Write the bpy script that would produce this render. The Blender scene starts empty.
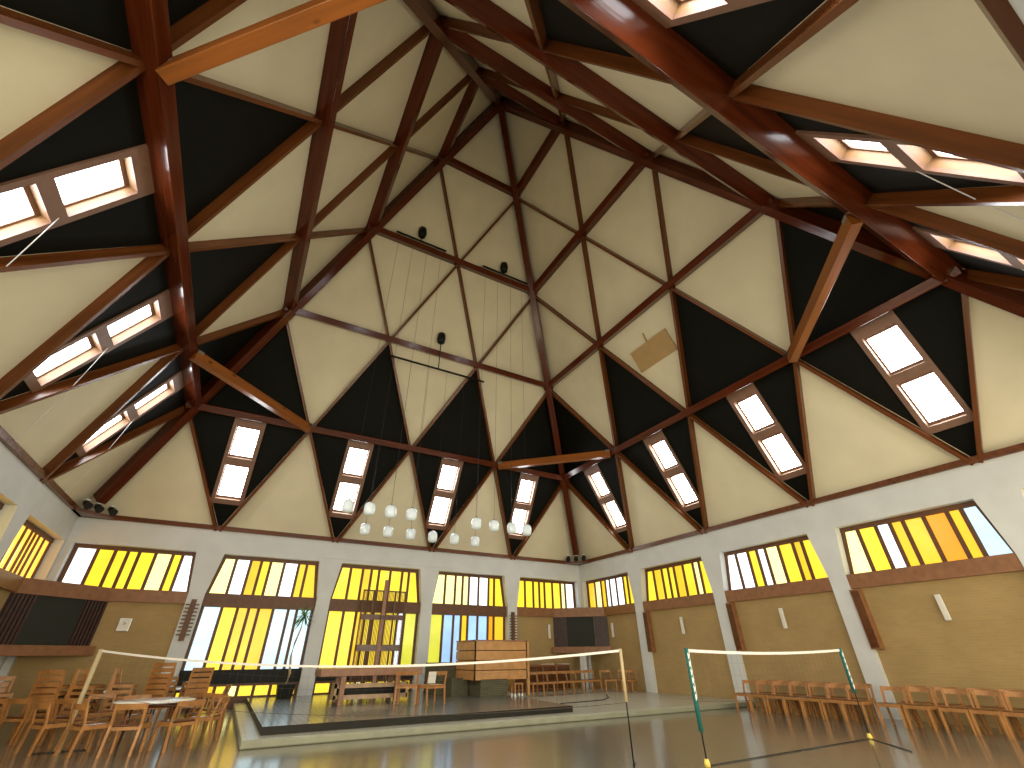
import bpy, bmesh, math, random
from mathutils import Vector, Matrix
random.seed(7)
C = bpy.context.scene.collection
PI = math.pi
BAY = 4.3
S = 5 * BAY            # the hall is five bays square
EAVE = 5.68            # height where the roof meets the walls
SL = 1.83              # rise of the roof slopes
CEN = Vector((-S / 2, -S / 2, 0))

# ------------------------------------------------------------------ materials
def new_mat(name):
    m = bpy.data.materials.new(name); m.use_nodes = True
    nt = m.node_tree; b = nt.nodes['Principled BSDF']
    return m, nt, b

def plain(name, col, rough=.5, metal=0, spec=.5, coat=0, vary=0.0, scale=6.0, bump=0.0, stretch=(1, 1, 1)):
    m, nt, b = new_mat(name)
    b.inputs['Base Color'].default_value = (*col, 1)
    b.inputs['Roughness'].default_value = rough
    b.inputs['Metallic'].default_value = metal
    b.inputs['Specular IOR Level'].default_value = spec
    b.inputs['Coat Weight'].default_value = coat
    if vary or bump:
        tc = nt.nodes.new('ShaderNodeTexCoord'); mp = nt.nodes.new('ShaderNodeMapping')
        mp.inputs['Scale'].default_value = stretch
        nz = nt.nodes.new('ShaderNodeTexNoise'); nz.inputs['Scale'].default_value = scale; nz.inputs['Detail'].default_value = 5
        nt.links.new(tc.outputs['Object'], mp.inputs[0]); nt.links.new(mp.outputs[0], nz.inputs['Vector'])
        if vary:
            r = nt.nodes.new('ShaderNodeValToRGB')
            r.color_ramp.elements[0].position = .3; r.color_ramp.elements[1].position = .7
            r.color_ramp.elements[0].color = (*[c * (1 - vary) for c in col], 1)
            r.color_ramp.elements[1].color = (*[min(1, c * (1 + vary)) for c in col], 1)
            nt.links.new(nz.outputs['Fac'], r.inputs[0]); nt.links.new(r.outputs[0], b.inputs['Base Color'])
        if bump:
            bp = nt.nodes.new('ShaderNodeBump'); bp.inputs['Strength'].default_value = bump; bp.inputs['Distance'].default_value = .02
            nt.links.new(nz.outputs['Fac'], bp.inputs['Height']); nt.links.new(bp.outputs[0], b.inputs['Normal'])
    return m

def lit(name, col, strength, vary=.06):
    """glass lit by the sky behind it"""
    m, nt, b = new_mat(name)
    b.inputs['Base Color'].default_value = (*[c * .5 for c in col], 1)
    b.inputs['Roughness'].default_value = .2
    tc = nt.nodes.new('ShaderNodeTexCoord'); nz = nt.nodes.new('ShaderNodeTexNoise')
    nz.inputs['Scale'].default_value = .9; nz.inputs['Detail'].default_value = 3
    r = nt.nodes.new('ShaderNodeValToRGB')
    r.color_ramp.elements[0].position = .35; r.color_ramp.elements[1].position = .65
    r.color_ramp.elements[0].color = (*[c * (1 - vary) for c in col], 1)
    r.color_ramp.elements[1].color = (*[min(1, c * (1 + vary)) for c in col], 1)
    nt.links.new(tc.outputs['Object'], nz.inputs['Vector']); nt.links.new(nz.outputs['Fac'], r.inputs[0])
    nt.links.new(r.outputs[0], b.inputs['Emission Color'])
    b.inputs['Emission Strength'].default_value = strength
    return m

M = {}
M['white'] = plain('white_concrete', (.64, .655, .65), .75, vary=.05, scale=1.5, bump=.15)
M['plaster'] = plain('cream_plaster', (.70, .635, .45), .85, vary=.05, scale=.8)
M['dark'] = plain('dark_green_board', (.0050, .0048, .0028), .65, spec=.12, vary=.15, scale=1.2)
M['beam'] = plain('varnished_red_wood', (.085, .0165, .0045), .15, spec=.32, vary=.35, scale=9, stretch=(.06, 1, 1), bump=.10)
M['tie'] = plain('varnished_pine', (.24, .075, .013), .28, spec=.35, vary=.25, scale=9, stretch=(.06, 1, 1), bump=.06)
M['rafter'] = plain('brown_wood', (.125, .038, .009), .24, spec=.35, vary=.28, scale=9, stretch=(.06, 1, 1), bump=.06)
M['sill'] = plain('sill_wood', (.25, .105, .038), .42, vary=.18, scale=6)
M['brown'] = plain('window_frame_brown', (.125, .048, .015), .5, vary=.2, scale=6)
M['skyframe'] = plain('skylight_frame', (.20, .105, .065), .5, vary=.1, scale=5)
M['reveal'] = plain('skylight_reveal', (.20, .105, .042), .5, vary=.08, scale=5)
M['chair'] = plain('chair_beech', (.40, .180, .052), .38, vary=.25, scale=7)
M['seat'] = plain('chair_seat_brown', (.10, .034, .014), .16, vary=.25, scale=8)
M['pulpit'] = plain('pulpit_pine', (.47, .235, .078), .42, vary=.14, scale=5)
M['board_brown'] = plain('brown_boarding', (.035, .010, .005), .45, vary=.3, scale=6)
M['black'] = plain('black_panel', (.008, .009, .007), .5, spec=.2)
M['blackboard'] = plain('dark_board', (.016, .018, .011), .75, vary=.1, scale=2)
M['cement'] = plain('platform_stone', (.28, .28, .20), .45, vary=.12, scale=3)
M['altar'] = plain('altar_wood', (.27, .115, .052), .35, vary=.2, scale=6)
M['altar_light'] = plain('light_wood', (.50, .33, .20), .4, vary=.15, scale=6)
M['tabletop'] = plain('white_laminate', (.80, .80, .78), .12)
M['steel'] = plain('brushed_steel', (.45, .44, .42), .3, metal=1)
M['darksteel'] = plain('dark_steel', (.03, .03, .03), .4, metal=.6)
M['whiteplastic'] = plain('white_plastic', (.82, .82, .80), .35)
M['tape'] = plain('net_tape', (.80, .76, .70), .7)
M['net'] = plain('net_cord', (.10, .08, .06), .8)
M['sand'] = plain('tan_sleeve', (.50, .40, .22), .7)
M['green'] = plain('green_sleeve', (.01, .13, .11), .7)
M['yellow'] = plain('yellow_plastic', (.85, .65, .12), .5)
M['cord'] = plain('white_cord', (.62, .62, .60), .6)
M['trunk'] = plain('trunk_bark', (.45, .34, .20), .8, vary=.3, scale=20, bump=.3)
M['leaf'] = plain('plant_leaf', (.09, .26, .04), .45, vary=.4, scale=8)
M['clockface'] = plain('clock_face', (.78, .76, .68), .4)
M['box'] = plain('acoustic_board', (.42, .27, .11), .75, vary=.06, scale=4)
M['paper'] = plain('paper', (.72, .70, .62), .8)
M['opal'] = plain('opal_glass', (.80, .90, .97), .15, coat=.3)

def knots(m, col, scale, size):
    nt = m.node_tree; b = nt.nodes['Principled BSDF']; src = b.inputs['Base Color'].links[0].from_socket
    tc = nt.nodes.new('ShaderNodeTexCoord'); mp = nt.nodes.new('ShaderNodeMapping'); mp.inputs['Scale'].default_value = (.45, 1, 1)
    v = nt.nodes.new('ShaderNodeTexVoronoi'); v.inputs['Scale'].default_value = scale
    r = nt.nodes.new('ShaderNodeMapRange'); r.inputs[1].default_value = size * .5; r.inputs[2].default_value = size
    r.inputs[3].default_value = .85; r.inputs[4].default_value = 0
    mx = nt.nodes.new('ShaderNodeMix'); mx.data_type = 'RGBA'; mx.inputs[7].default_value = (*col, 1)
    nt.links.new(tc.outputs['Object'], mp.inputs[0]); nt.links.new(mp.outputs[0], v.inputs['Vector'])
    nt.links.new(v.outputs['Distance'], r.inputs[0]); nt.links.new(r.outputs[0], mx.inputs[0])
    nt.links.new(src, mx.inputs[6]); nt.links.new(mx.outputs[2], b.inputs['Base Color'])
knots(M['tie'], (.03, .008, .003), 3.2, .16)
knots(M['rafter'], (.02, .006, .002), 2.6, .13)
def wall_vec(nt):
    tc = nt.nodes.new('ShaderNodeTexCoord'); sp = nt.nodes.new('ShaderNodeSeparateXYZ')
    ad = nt.nodes.new('ShaderNodeMath'); cb = nt.nodes.new('ShaderNodeCombineXYZ')
    nt.links.new(tc.outputs['Object'], sp.inputs[0])
    nt.links.new(sp.outputs[0], ad.inputs[0]); nt.links.new(sp.outputs[1], ad.inputs[1])
    nt.links.new(ad.outputs[0], cb.inputs[0]); nt.links.new(sp.outputs[2], cb.inputs[1])
    return cb.outputs[0]

def brick(name, c1, c2, mort, w, h, ms, rough, flat=False, bump=.25, off=.5):
    m, nt, b = new_mat(name)
    t = nt.nodes.new('ShaderNodeTexBrick'); t.offset = off
    t.inputs['Color1'].default_value = (*c1, 1); t.inputs['Color2'].default_value = (*c2, 1); t.inputs['Mortar'].default_value = (*mort, 1)
    t.inputs['Scale'].default_value = 1; t.inputs['Brick Width'].default_value = w; t.inputs['Row Height'].default_value = h
    t.inputs['Mortar Size'].default_value = ms; t.inputs['Mortar Smooth'].default_value = .3
    if flat:
        tc = nt.nodes.new('ShaderNodeTexCoord'); vec = tc.outputs['Object']
    else:
        vec = wall_vec(nt)
    nt.links.new(vec, t.inputs['Vector'])
    nz = nt.nodes.new('ShaderNodeTexNoise'); nz.inputs['Scale'].default_value = 1.3; nz.inputs['Detail'].default_value = 4
    mx = nt.nodes.new('ShaderNodeMix'); mx.data_type = 'RGBA'; mx.blend_type = 'MULTIPLY'; mx.inputs[0].default_value = .35
    r = nt.nodes.new('ShaderNodeValToRGB'); r.color_ramp.elements[0].position = .3; r.color_ramp.elements[1].position = .7
    r.color_ramp.elements[0].color = (.6, .6, .6, 1)
    nt.links.new(vec, nz.inputs['Vector']); nt.links.new(nz.outputs['Fac'], r.inputs[0])
    nt.links.new(t.outputs['Color'], mx.inputs[6]); nt.links.new(r.outputs[0], mx.inputs[7])
    nt.links.new(mx.outputs[2], b.inputs['Base Color'])
    b.inputs['Roughness'].default_value = rough
    bp = nt.nodes.new('ShaderNodeBump'); bp.inputs['Strength'].default_value = bump; bp.inputs['Distance'].default_value = .006
    iv = nt.nodes.new('ShaderNodeMath'); iv.operation = 'SUBTRACT'; iv.inputs[0].default_value = 1
    nt.links.new(t.outputs['Fac'], iv.inputs[1]); nt.links.new(iv.outputs[0], bp.inputs['Height'])
    nt.links.new(bp.outputs[0], b.inputs['Normal'])
    return m
M['brick'] = brick('tan_brick', (.42, .285, .115), (.39, .262, .105), (.43, .30, .13), .24, .065, .006, .8, bump=.12)
M['greenbrick'] = brick('grey_green_brick', (.09, .08, .038), (.06, .055, .027), (.11, .10, .06), .24, .065, .010, .75)
M['floor'] = brick('dark_stone_floor', (.17, .155, .115), (.14, .13, .10), (.07, .063, .05), .30, .30, .005, .22, flat=True, bump=.12, off=0)
M['darktile'] = brick('dark_tile', (.22, .225, .20), (.18, .185, .165), (.04, .04, .035), .15, .15, .016, .28, flat=True, bump=.12, off=0)
M['lighttile'] = brick('light_tile', (.46, .44, .34), (.42, .40, .31), (.27, .26, .20), .15, .15, .006, .30, flat=True, bump=.1, off=0)
M['darkedge'] = plain('dark_edge_tile', (.014, .012, .008), .5, spec=.25, vary=.2, scale=4)
for n_ in ('floor', 'darktile'):
    b_ = M[n_].node_tree.nodes['Principled BSDF']
    b_.inputs['IOR'].default_value = 1.75 if n_ == 'floor' else 1.55
    b_.inputs['Coat Weight'].default_value = .6; b_.inputs['Coat Roughness'].default_value = .13

# glass colours
GE = 1.0
G = {
 'W': lit('glass_white', (.84, .92, .97), 2.0),
 'B': lit('glass_pale_blue', (.52, .72, .82), 1.35, .12),
 'b': lit('glass_blue', (.34, .56, .84), 1.15, .18),
 'C': lit('glass_cream', (1.0, .92, .36), 1.5),
 'Y': lit('glass_yellow', (.97, .68, .035), 1.25, .14),
 'y': lit('glass_deep_yellow', (.98, .60, .025), 1.0, .10),
 'g': lit('glass_green_yellow', (.66, .66, .06), 1.0, .10),
 'A': lit('glass_amber', (1.0, .47, .055), 2.2, .15),
 'O': lit('glass_orange', (1.0, .37, .010), 1.0, .12),
}
G['D'] = lit('unseen_fill_glass', (1.0, .90, .66), 9.5, .0)  # warm glowing panes added out of view, to fill the hall with light
M['sky'] = lit('skylight_glass', (.95, .98, 1.0), 17.0, .0)

# ------------------------------------------------------------------ helpers
def obj(name, bm, mats, parent=None, smooth=False, recalc=True):
    me = bpy.data.meshes.new(name)
    if recalc: bmesh.ops.recalc_face_normals(bm, faces=bm.faces)
    if smooth:
        for f in bm.faces: f.smooth = True
    bm.to_mesh(me); bm.free()
    if not isinstance(mats, (list, tuple)): mats = [mats]
    for m in mats: me.materials.append(m)
    o = bpy.data.objects.new(name, me); C.objects.link(o)
    if parent: o.parent = parent
    return o

def empty(name, loc=(0, 0, 0), rz=0, parent=None):
    o = bpy.data.objects.new(name, None); C.objects.link(o)
    o.location = loc; o.rotation_euler = (0, 0, rz); o.empty_display_size = .2
    if parent: o.parent = parent
    return o

def tag(o, label=None, cat=None, group=None, kind=None):
    if label: o['label'] = label
    if cat: o['category'] = cat
    if group: o['group'] = group
    if kind: o['kind'] = kind
    return o

def box(bm, x0, x1, y0, y1, z0, z1, T=None, mi=0):
    co = [(x, y, z) for z in (z0, z1) for y in (y0, y1) for x in (x0, x1)]
    v = [bm.verts.new(T @ Vector(c) if T else c) for c in co]
    fs = [(0, 2, 3, 1), (4, 5, 7, 6), (0, 1, 5, 4), (2, 6, 7, 3), (0, 4, 6, 2), (1, 3, 7, 5)]
    for f in fs:
        bm.faces.new([v[i] for i in f]).material_index = mi
    return v

def bar(bm, p0, p1, nrm, w, d, mi=0, up=0):
    """a beam from p0 to p1; its back lies `up` behind the line, its depth d goes along nrm"""
    p0, p1, n = Vector(p0), Vector(p1), Vector(nrm)
    a = (p1 - p0).normalized(); n = (n - a * n.dot(a)).normalized(); s = a.cross(n)
    v = []
    for p in (p0, p1):
        for (i, j) in ((-1, 0), (1, 0), (1, 1), (-1, 1)):
            v.append(bm.verts.new(p + s * (w / 2 * i) + n * (d * j - up)))
    for f in ((0, 1, 2, 3), (7, 6, 5, 4), (0, 4, 5, 1), (1, 5, 6, 2), (2, 6, 7, 3), (3, 7, 4, 0)):
        bm.faces.new([v[i] for i in f]).material_index = mi

def tube(bm, pts, r, n=8, closed_ends=True, mi=0):
    pts = [Vector(p) for p in pts]; rings = []
    if not isinstance(r, (list, tuple)): r = [r] * len(pts)
    for i, p in enumerate(pts):
        a = (pts[min(i + 1, len(pts) - 1)] - pts[max(i - 1, 0)]).normalized()
        u = a.cross(Vector((0, 0, 1)))
        if u.length < .05: u = a.cross(Vector((1, 0, 0)))
        u.normalize(); w = a.cross(u)
        rings.append([bm.verts.new(p + u * math.cos(2 * PI * k / n) * r[i] + w * math.sin(2 * PI * k / n) * r[i]) for k in range(n)])
    for A, B in zip(rings, rings[1:]):
        for k in range(n):
            f = bm.faces.new((A[k], A[(k + 1) % n], B[(k + 1) % n], B[k])); f.material_index = mi; f.smooth = n > 5
    if closed_ends and n > 2:
        bm.faces.new(rings[0]).material_index = mi; bm.faces.new(rings[-1][::-1]).material_index = mi

def lathe(bm, prof, cx=0, cy=0, n=20, mi=0):
    rings = []
    for r, z in prof:
        rings.append([bm.verts.new((cx + r * math.cos(2 * PI * k / n), cy + r * math.sin(2 * PI * k / n), z)) for k in range(n)] if r > 1e-4
                     else [bm.verts.new((cx, cy, z))])
    for A, B in zip(rings, rings[1:]):
        for k in range(n):
            q = (A[k % len(A)], A[(k + 1) % len(A)] if len(A) > 1 else None, B[(k + 1) % len(B)] if len(B) > 1 else None, B[k % len(B)])
            q = [x for x in q if x is not None]
            if len(q) > 2:
                f = bm.faces.new(q); f.smooth = True; f.material_index = mi

def prism(bm, poly, z0, z1, T=None, mi=0, axis='z'):
    """poly of 2-D points pushed between z0 and z1 (axis 'y': the points are x,z)"""
    def P(p, h):
        c = Vector((p[0], p[1], h)) if axis == 'z' else Vector((p[0], h, p[1]))
        return T @ c if T else c
    a = [bm.verts.new(P(p, z0)) for p in poly]; b = [bm.verts.new(P(p, z1)) for p in poly]
    bm.faces.new(a[::-1]).material_index = mi; bm.faces.new(b).material_index = mi
    for i in range(len(poly)):
        j = (i + 1) % len(poly)
        bm.faces.new((a[i], a[j], b[j], b[i])).material_index = mi

def copy_tree(o, parent=None):
    c = o.copy(); C.objects.link(c); c.parent = parent
    for ch in list(o.children): copy_tree(ch, c)
    return c

def bev(o, w=.006, seg=2):
    m = o.modifiers.new('edge', 'BEVEL'); m.width = w; m.segments = seg; m.limit_method = 'ANGLE'
    return o

# wall frames: local x = along the wall, local y = outward, z = up
def frame(origin, along, out):
    a, o = Vector(along), Vector(out)
    return Matrix(((a.x, o.x, 0, origin[0]), (a.y, o.y, 0, origin[1]), (0, 0, 1, 0), (0, 0, 0, 1)))
WALLS = {
 'back': frame((-S, 0), (1, 0, 0), (0, 1, 0)),
 'right': frame((0, 0), (0, -1, 0), (1, 0, 0)),
 'left': frame((-S, 0), (0, -1, 0), (-1, 0, 0)),
 'near': frame((-S, -S), (1, 0, 0), (0, -1, 0)),
}
PR = .15               # the wall face stands this far inside the eave line

# ------------------------------------------------------------------ floor
bm = bmesh.new(); box(bm, -S - .4, .4, -S - .4, .4, -.12, 0)
tag(obj('floor', bm, M['floor']), kind='structure')

# ------------------------------------------------------------------ walls, brick, windows
def colpoly(hb=.25, ht=.45):
    return [(-hb, 0), (hb, 0), (hb, 3.43), (ht, 4.80), (-ht, 4.80), (-hb, 3.43)]
W8 = [.150, .120, .080, .068, .118, .128, .062, .135]
def strips(s0, s1, gap=.10, order=1):
    w = W8[::order]; tot = sum(w); L = (s1 - s0) - gap * 9
    x = s0 + gap; out = []
    for q in w:
        out.append((x, x + L * q / tot)); x += L * q / tot + gap
    return out

PAT = {
 ('back', 0): ('WYYYYCYW', None), ('back', 1): ('CWyYCWyy', 'BYyyyBBB'), ('back', 2): ('YYyYYYYY', 'YYyYYYWg'),
 ('back', 3): ('CCCCWWYY', 'gbbybbOy'), ('back', 4): ('YYYYYYCW', None),
 ('right', 0): ('yCyWWWYY', None), ('right', 1): ('YyYYyYCY', None), ('right', 2): ('WWYWCYyY', None), ('right', 3): ('CYWyyOyB', None),
 ('right', 4): ('YyCWYYyY', None),
 ('near', 0): ('DDDDDDDD', 'DDDDDDDD'), ('near', 1): ('DDDDDDDD', 'DDDDDDDD'), ('near', 2): ('DDDDDDDD', 'DDDDDDDD'), ('near', 3): ('DDDDDDDD', 'DDDDDDDD'), ('near', 4): ('DDDDDDDD', 'DDDDDDDD'),  # unseen wall: full-height bright glazing made up as frontal fill light
 ('left', 0): ('AAAAAAAA', None), ('left', 1): ('YAAYAYAA', None), ('left', 2): ('YACWYYAY', None), ('left', 3): ('DDDDDDDD', 'DDDDDDDD'), ('left', 4): ('DDDDDDDD', 'DDDDDDDD'),  # last two bays lie out of view; their bright glazing is added fill
}
LETTERS = 'WBbCYygODA'
nwin = 0
for side, T in WALLS.items():
    bm = bmesh.new()
    for k in range(6):
        s = k * BAY
        pts = colpoly()
        if k == 0: pts = [(0 - .3, 0), (.33, 0), (.33, 4.8), (-.3, 4.8)]
        if k == 5: pts = [(-.33, 0), (.3, 0), (.3, 4.8), (-.33, 4.8)]
        prism(bm, [(s + x, z) for x, z in pts], -PR, .36, T, axis='y')
    box(bm, -.3, S + .3, -PR, .36, 4.8, EAVE + .1, T)
    wall = tag(obj('wall_' + side, bm, M['white']), kind='structure')
    # brick infill
    bm = bmesh.new()
    for k in range(5):
        if PAT.get((side, k), (0, 0))[1]: continue
        box(bm, k * BAY - .1, (k + 1) * BAY + .1, .0, .34, 0, 3.10, T)
    o = obj('brick_infill', bm, M['brick'], wall)
    # windows
    for k in range(5):
        nwin += 1
        s0, s1 = k * BAY + (.25 if k else .36), (k + 1) * BAY - (.25 if k < 4 else .36)
        up, low = PAT.get((side, k), ('YyCWYYyY', None))
        we = empty('window_%d' % nwin); tag(we, kind='structure')
        fb = bmesh.new(); pb = bmesh.new()
        d0, d1 = .13, .17
        zb, zt = 3.46, 4.67
        st = strips(s0, s1)
        sa = .20 if k > 0 else 0; sz = .20 if k < 4 else 0
        # frame members
        box(fb, s0 - .05, s1 + .05, d0 - .02, d1 + .05, zt, 4.80, T)
        xs = [s0] + [v for a in st for v in a] + [s1]
        for i in range(0, len(xs), 2):
            a, b = xs[i], xs[i + 1]
            if i == 0:
                prism(fb, [(s0 - .05, zb), (b, zb), (b + sa, zt), (s0 - .05, zt)], d0, d1 + .03, T, axis='y')
            elif i == len(xs) - 2:
                prism(fb, [(a, zb), (s1 + .05, zb), (s1 + .05, zt), (a - sz, zt)], d0, d1 + .03, T, axis='y')
            else:
                box(fb, a, b, d0, d1 + .03, zb, zt, T)
        for i, (a, b) in enumerate(st):
            ta, tb = a + (sa if i == 0 else 0), b - (sz if i == 7 else 0)
            v = [pb.verts.new(T @ Vector(c)) for c in ((a, d1, zb), (b, d1, zb), (tb, d1, zt), (ta, d1, zt))]
            pb.faces.new(v).material_index = LETTERS.index(up[i])
        if low:
            # brown transom, tall lower panes, dark spandrel, low panes and bottom board
            box(fb, s0 - .05, s1 + .05, -.02, d1 + .12, 3.02, zb, T)
            for (za, zc) in ((1.10, 3.02), (.33, .62)):
                for i in range(0, len(xs), 2):
                    box(fb, xs[i] - (.05 if i == 0 else 0), xs[i + 1] + (.05 if i == len(xs) - 2 else 0), d0, d1 + .03, za, zc, T)
                for i, (a, b) in enumerate(st):
                    v = [pb.verts.new(T @ Vector(c)) for c in ((a, d1, za), (b, d1, za), (b, d1, zc), (a, d1, zc))]
                    pb.faces.new(v).material_index = LETTERS.index(low[i] if za > 1 or side in ('near', 'left') else 'YyYCYYYy'[i])
            box(fb, s0 - .05, s1 + .05, d0 - .04, d1 + .1, .62, .70, T)
            box(fb, s0 - .05, s1 + .05, d0 - .04, d1 + .1, 0, .33, T)
            sb = bmesh.new(); box(sb, s0 - .05, s1 + .05, d0 - .10, d1 + .1, .70, 1.10, T)
            obj('spandrel_panel', sb, M['black'], we)
        obj('window_frame', fb, M['brown'], we)
        obj('glass_panes', pb, [G[c] for c in LETTERS], we)
        if not low:
            sb = bmesh.new(); box(sb, s0 - .0, s1 + .0, -PR + .02, .3, 3.08, 3.46, T)
            obj('window_sill', sb, M['sill'], we)

# eave trim
for side, T in WALLS.items():
    bm = bmesh.new(); box(bm, -.05, S + .05, -PR - .10, .1, EAVE - .08, EAVE + .08, T)
    tag(obj('trim_' + side, bm, M['rafter']), kind='structure')

# ------------------------------------------------------------------ roof slopes
# local frame of a slope: x along the eave, t = inset from the eave
def slope_pt(T, s, t, off=0):
    nz = 1 / math.sqrt(1 + SL * SL); ny = SL * nz          # inward normal: (-y local, -z)
    return T @ Vector((s, -t - off * ny, EAVE + SL * t - off * nz))
def slope_n(T):
    nz = 1 / math.sqrt(1 + SL * SL); ny = SL * nz
    return (T.to_3x3() @ Vector((0, -ny, -nz))).normalized()
STEP = BAY / 2
nsky = nwin
SLNAME = {'back': 'back', 'right': 'right-hand', 'left': 'left-hand', 'near': 'overhead'}
def roofpoly(bm, T, pts, mi):
    a = [bm.verts.new(slope_pt(T, s, t)) for s, t in pts]; b = [bm.verts.new(slope_pt(T, s, t, -.10)) for s, t in pts]
    n = len(pts)
    bm.faces.new(a).material_index = mi; bm.faces.new(b[::-1]).material_index = mi
    for i in range(n):
        bm.faces.new((a[i], a[(i + 1) % n], b[(i + 1) % n], b[i])).material_index = mi
for side, T in WALLS.items():
    bm = bmesh.new()
    for lev in range(5):
        n = 5 - lev; t0, t1 = lev * STEP, (lev + 1) * STEP
        for i in range(n):          # upright triangles
            a, b, c = (t0 + i * BAY, t0), (t0 + (i + 1) * BAY, t0), (t0 + i * BAY + STEP, t1)
            roofpoly(bm, T, [a, b, c], 1 if lev == 1 else 0)
        for i in range(1, n):       # triangles standing on their tip
            x = t0 + i * BAY
            if lev == 0:
                hw, ta, tb = .46, .53, 1.96
                q = lambda u, t: (x + u, t)
                roofpoly(bm, T, [q(0, 0), q(.53, ta), q(-.53, ta)], 1)
                roofpoly(bm, T, [q(-.53, ta), q(-hw, ta), q(-hw, tb), q(-tb, tb)], 1)
                roofpoly(bm, T, [q(.53, ta), q(tb, tb), q(hw, tb), q(hw, ta)], 1)
                roofpoly(bm, T, [q(-tb, tb), q(tb, tb), q(STEP, STEP), q(-STEP, STEP)], 1)
            else:
                roofpoly(bm, T, [(x, t0), (x + STEP, t1), (x - STEP, t1)], 0)
    tag(obj('ceiling', bm, [M['plaster'], M['dark']]), kind='structure')
    # skylights
    for i in range(1, 5):
        x = i * BAY; nsky += 1
        we = empty('window_%d' % nsky); tag(we, kind='structure')
        def P(u, t, off): return slope_pt(T, x + u, t, off)
        def sbox(bm, u0, u1, t0, t1, o0, o1):
            v = [bm.verts.new(P(u, t, o)) for o in (o0, o1) for t in (t0, t1) for u in (u0, u1)]
            for f in ((0, 2, 3, 1), (4, 5, 7, 6), (0, 1, 5, 4), (2, 6, 7, 3), (0, 4, 6, 2), (1, 3, 7, 5)):
                bm.faces.new([v[k] for k in f])
        fb = bmesh.new()
        o0, o1 = -.01, .05
        sbox(fb, -.55, -.42, .47, 2.10, o0, o1); sbox(fb, .42, .55, .47, 2.10, o0, o1)
        sbox(fb, -.42, .42, .47, .56, o0, o1); sbox(fb, -.42, .42, 1.93, 2.10, o0, o1); sbox(fb, -.42, .42, 1.20, 1.33, o0, o1)
        obj('window_frame', fb, M['skyframe'], we)
        rb = bmesh.new()
        for (u0, u1, t0, t1) in ((-.46, -.42, .53, 1.96), (.42, .46, .53, 1.96), (-.42, .42, .53, .56), (-.42, .42, 1.93, 1.96), (-.42, .42, 1.20, 1.33)):
            sbox(rb, u0, u1, t0, t1, -.25, -.011)
        obj('reveal', rb, M['reveal'], we)
        sb = bmesh.new()
        for (ta, tb) in ((.56, 1.20), (1.33, 1.93)):
            for (u0, u1, t0, t1) in ((-.42, -.38, ta, tb), (.38, .42, ta, tb), (-.38, .38, ta, ta + .04), (-.38, .38, tb - .04, tb)):
                sbox(sb, u0, u1, t0, t1, -.20, -.15)
        obj('sash', sb, M['skyframe'], we)
        pb = bmesh.new()
        for (ta, tb) in ((.56, 1.20), (1.33, 1.93)):
            pb.faces.new([pb.verts.new(P(u, t, -.18)) for u, t in ((-.42, ta), (.42, ta), (.42, tb), (-.42, tb))])
        obj('glass_panes', pb, M['sky'], we)

# ------------------------------------------------------------------ roof timber
ORD = ['', 'first', 'second', 'third', 'fourth', 'fifth']
def node(T, lev, i, off=0): return slope_pt(T, lev * STEP + i * BAY, lev * STEP, off)
def beam(name, p0, p1, nrm, w, d, mat, up=0, b=.012):
    p0, p1, n = Vector(p0), Vector(p1), Vector(nrm)
    a = (p1 - p0).normalized(); n = (n - a * n.dot(a)).normalized(); s_ = n.cross(a)
    bm = bmesh.new(); box(bm, 0, (p1 - p0).length, -w / 2, w / 2, -up, d - up)
    o = obj(name, bm, mat)
    o.matrix_world = Matrix(((a.x, s_.x, n.x, p0.x), (a.y, s_.y, n.y, p0.y), (a.z, s_.z, n.z, p0.z), (0, 0, 0, 1)))
    return bev(o, b) if b else o
DEP = {1: .50, 2: .42, 3: .42, 4: .36}
for side, T in WALLS.items():
    n = slope_n(T)
    for lev in range(1, 5):
        o = beam('ring_beam', node(T, lev, 0), node(T, lev, 5 - lev), n, .26, DEP[lev], M['beam'])
        tag(o, 'deep red-brown horizontal beam across the %s roof slope, %s level above the wall' % (SLNAME[side], ORD[lev]), 'beam', 'horizontal roof beams')
    for d in (0, 1):
        for k in range(1, 5):
            if d == 0: p0, p1 = node(T, 0, k), node(T, 5 - k, k)
            else: p0, p1 = node(T, 0, k), node(T, k, 0)
            # the two eave rafters of a node stand side by side
            sh = .07 if d == 0 else -.07
            along = (T.to_3x3() @ Vector((1, 0, 0)))
            o = beam('rafter', p0 + along * sh, p1 + along * sh * .3, n, .10, .24, M['rafter'], b=0)
            mirrored = side in ('left',)
            right = (d == 0) != mirrored
            idx = k if not mirrored else 5 - k
            tag(o, 'thin brown rafter on %s roof slope leaning %s from %s wall column %s' % (
                SLNAME[side], 'right' if right else 'left', ORD[idx],
                'from the left'), 'rafter', 'slanting rafters of the roof')
bm = None
corners = {'corner above the pulpit': (0, 0), 'left corner with the round tables': (-S, 0), 'right corner nearest the camera': (0, -S), 'left corner nearest the camera': (-S, -S)}
apex = Vector((CEN.x, CEN.y, EAVE + SL * S / 2))
for nm, (x, y) in corners.items():
    p = Vector((x, y, EAVE)); h = (Vector((CEN.x, CEN.y, EAVE)) - p).normalized()
    n = (h * 1.2 + Vector((0, 0, -1))).normalized()
    tag(beam('hip_beam', p + (apex - p).normalized() * .85, apex - Vector((0, 0, .1)), n, .30, .62, M['beam'], up=.05), 'heavy dark red hip beam rising to the peak from ' + nm, 'beam', 'hip beams of the roof')
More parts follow.
